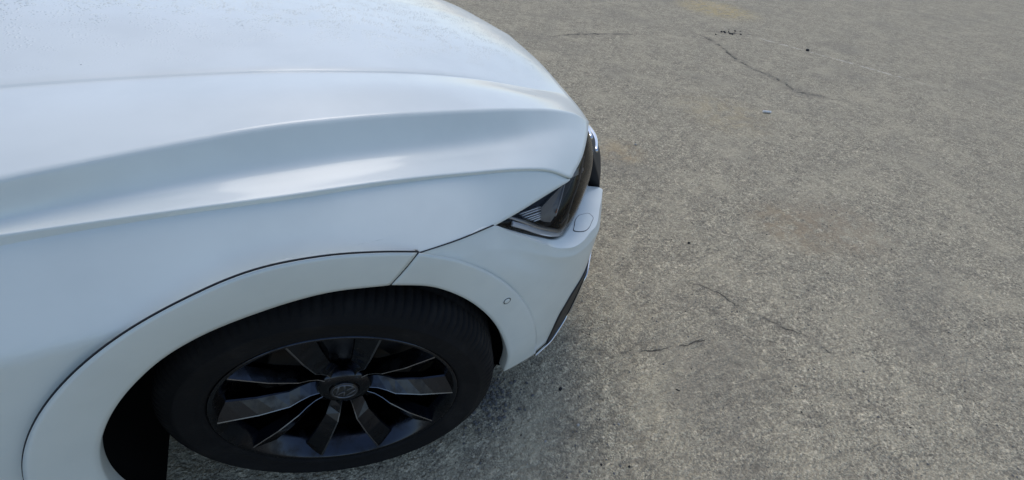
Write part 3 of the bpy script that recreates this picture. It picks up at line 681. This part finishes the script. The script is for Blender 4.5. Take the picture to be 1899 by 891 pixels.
    V, F = revolve([(.219,.03),(.165,.035),(.0001,.035)], 40); make('dust_shield', V, F, LINER, w)
    cal = loft([arc(0, 0, .185, 20, 70, 8, -.035), arc(0, 0, .185, 20, 70, 8, .02), arc(0, 0, .120, 20, 70, 8, .02), arc(0, 0, .120, 20, 70, 8, -.035), arc(0, 0, .185, 20, 70, 8, -.035)], 12, [[0, 1], [1, 2], [2, 3], [3, 4]], 2)
    make('brake_caliper', cal.reshape(-1, 3), grid_faces(*cal.shape[:2], orient(cal, (0, 0, 1))), BLACK, w)
    return w
wheel = build_wheel()
STEER = math.radians(-13.13); nv_ = Vector((-math.sin(STEER), math.cos(STEER), 0))
wheel.location = Vector((0, .09, .354))+nv_*.048; wheel.rotation_euler = (0, 0, STEER)
def copy_wheel(loc, rz):
    w = wheel.copy(); COL.objects.link(w); w.location = loc; w.rotation_euler = (0, 0, rz)
    for ch in wheel.children:
        c = ch.copy(); COL.objects.link(c); c.parent = w
copy_wheel((0, 1.8-.138, .354), math.pi+STEER); copy_wheel((-2.68, .115, .354), 0); copy_wheel((-2.68, 1.685, .354), math.pi)

# ---------------------------------------------------------------- loose things on the ground
random.seed(11)
def stone_mesh(r, sq=(1, .8, .55), seed=0):
    rr = random.Random(seed); V = []; F = []
    rings = [(-.9, .35), (-.4, .85), (.1, 1.), (.6, .75), (.95, .25)]; n = 8
    for z, q in rings:
        for i in range(n):
            a = 2*math.pi*i/n+rr.uniform(-.2, .2); k = q*rr.uniform(.78, 1.15)
            V.append((r*sq[0]*k*math.cos(a), r*sq[1]*k*math.sin(a), r*sq[2]*(z+rr.uniform(-.1, .1))))
    F = grid_faces(len(rings), n, False, True)+[tuple(range(n))[::-1], tuple(range((len(rings)-1)*n, len(rings)*n))]
    return V, F
def stone_mat(name, c): 
    m = mat(name, c, .85, spec=.3); k = NB(m); p = k.n('ShaderNodeTexCoord').outputs['Object']
    k.l(k.mix(k.smooth(k.noise(p, 160, 4, .7), .35, .7), tuple(v*.75 for v in c), tuple(min(1, v*1.25) for v in c)), k.b.inputs['Base Color']); return m
DARKST = stone_mat('dark_stone', (.03, .03, .03)); PALEST = stone_mat('pale_stone', (.42, .41, .38)); MIDST = stone_mat('grey_stone', (.16, .155, .145))
def thing(o, label, cat, group=None):
    o['label'] = label; o['category'] = cat
    if group: o['group'] = group
    return o
def pebble(x, y, r, m, label, seed, sq=(1, .8, .55), rz=0.):
    V, F = stone_mesh(r, sq, seed); z = float(ground_height(x, y))
    o = make('pebble', V, F, m, None, True, (x, y, z+r*sq[2]*.62)); o.rotation_euler = (0, 0, rz)
    return thing(o, label, 'pebble', 'loose pebbles on the asphalt')
pebble(.620, .006, .0075, DARKST, 'dark pebble on the asphalt just below the white bumper corner', 1, (1, .75, .6), .5)
pebble(5.751, 2.548, .030, DARKST, 'black pebble lying on the faint white painted line', 2, (1, .7, .5), .3)
pebble(.604, -.123, .0058, PALEST, 'pale rounded pebble on the asphalt near the bottom edge of the picture', 3, (1, .8, .6))
pebble(.728, -.174, .0050, PALEST, 'small pale upright sliver of stone right of the pale rounded pebble', 4, (.6, 1., .6), .8)
pebble(.485, -.123, .0045, PALEST, 'tiny pale stone left of the pale rounded pebble, nearest the tyre', 5)
pebble(1.620, .407, .0085, DARKST, 'small dark pebble lying level with the washer flap, right of the bumper', 6)
pebble(.674, -.292, .0045, DARKST, 'tiny black stone at the bottom edge, right of the tyre', 7)
pebble(.995, -.165, .0060, DARKST, 'thin dark fragment on the asphalt below the short straight crack', 8, (1.5, .4, .4), -.9)
pebble(2.02, 1.30, .010, PALEST, 'pale stone close beside the headlight on the brown stained asphalt', 9)
# cigarette end
bx, by = 3.494, 1.399; bz = float(ground_height(bx, by))
PAPER = stone_mat('cigarette_paper', (.78, .77, .74)); CORK = stone_mat('filter_cork', (.45, .27, .12))
be = bpy.data.objects.new('cigarette_end', None); COL.objects.link(be); be.location = (bx, by, bz+.011); be.rotation_euler = (0, 0, -.5)
thing(be, 'white cigarette end lying on the asphalt at the upper right', 'cigarette end')
def tube_x(name, x0, x1, r, m, parent):
    V = []; n = 12
    for x, q in ((x0, .3*r), (x0, r), ((x0+x1)/2, r*.94), (x1, r), (x1, .3*r)):
        for i in range(n): V.append((x, q*math.cos(2*math.pi*i/n), q*.9*math.sin(2*math.pi*i/n)))
    F = grid_faces(5, n, False, True)+[tuple(range(n))[::-1], tuple(range(4*n, 5*n))]; return make(name, V, F, m, parent)
tube_x('paper', -.030, .016, .0105, PAPER, be); tube_x('filter', .016, .034, .0104, PAPER, be)
# a dry stalk by the tyre
tw = [(.285, .020, .004), (.292, .008, .007), (.297, -.008, .006), (.303, -.026, .010)]
thing(ribbon('dry_stalk', [(x, y, z+float(ground_height(x, y))) for x, y, z in tw], (0, 0, 1), .0022, .0012, stone_mat('straw', (.30, .27, .20)), None, 16), 'thin dry stalk lying on the asphalt beside the tyre', 'stalk')
# uncountable grit and broken crumbs
def grit(name, pts, label, m, rmin, rmax, seed):
    rr = random.Random(seed); V = []; F = []
    variants = [stone_mesh(1., (1, .8, .6), s) for s in range(6)]
    for (x, y) in pts:
        v, f = variants[rr.randrange(6)]; r = rmin+(rmax-rmin)*rr.random()**3; a = rr.uniform(0, 6.28); z = float(ground_height(x, y)); b = len(V)
        ca, sa = math.cos(a)*r, math.sin(a)*r
        V += [(x+p[0]*ca-p[1]*sa, y+p[0]*sa+p[1]*ca, z+r*.25+p[2]*r) for p in v]; F += [tuple(b+i for i in q) for q in f]
    o = make(name, V, F, m, None, False); o['kind'] = 'stuff'; thing(o, label, 'grit'); return o
rr = random.Random(3); P1 = []
while len(P1) < 4200:
    x, y = rr.uniform(-.6, 3.4), rr.uniform(-.95, 2.4)
    if (x < .6 and y > .06): continue
    P1.append((x, y))
grit('grit', P1[:3000], 'fine grey grit strewn over the asphalt', MIDST, .0010, .0042, 1)
grit('pale_grit', P1[3000:3500], 'fine pale grit strewn over the asphalt', PALEST, .0007, .0024, 2)
grit('dark_grit', P1[3500:], 'fine dark grit strewn over the asphalt', DARKST, .0010, .0040, 3)
P2 = [(rr.gauss(.385, .05), rr.gauss(.07, .045)) for _ in range(340)]
grit('crumbled_asphalt', P2, 'crumbled asphalt heaped at the foot of the front tyre', MIDST, .002, .0085, 4)
P3 = [(5.25+rr.gauss(0, .14), 3.32+rr.gauss(0, .06)) for _ in range(26)]
grit('dark_crumbs', P3, 'dark crumbs gathered along a crack far off', DARKST, .005, .018, 5)
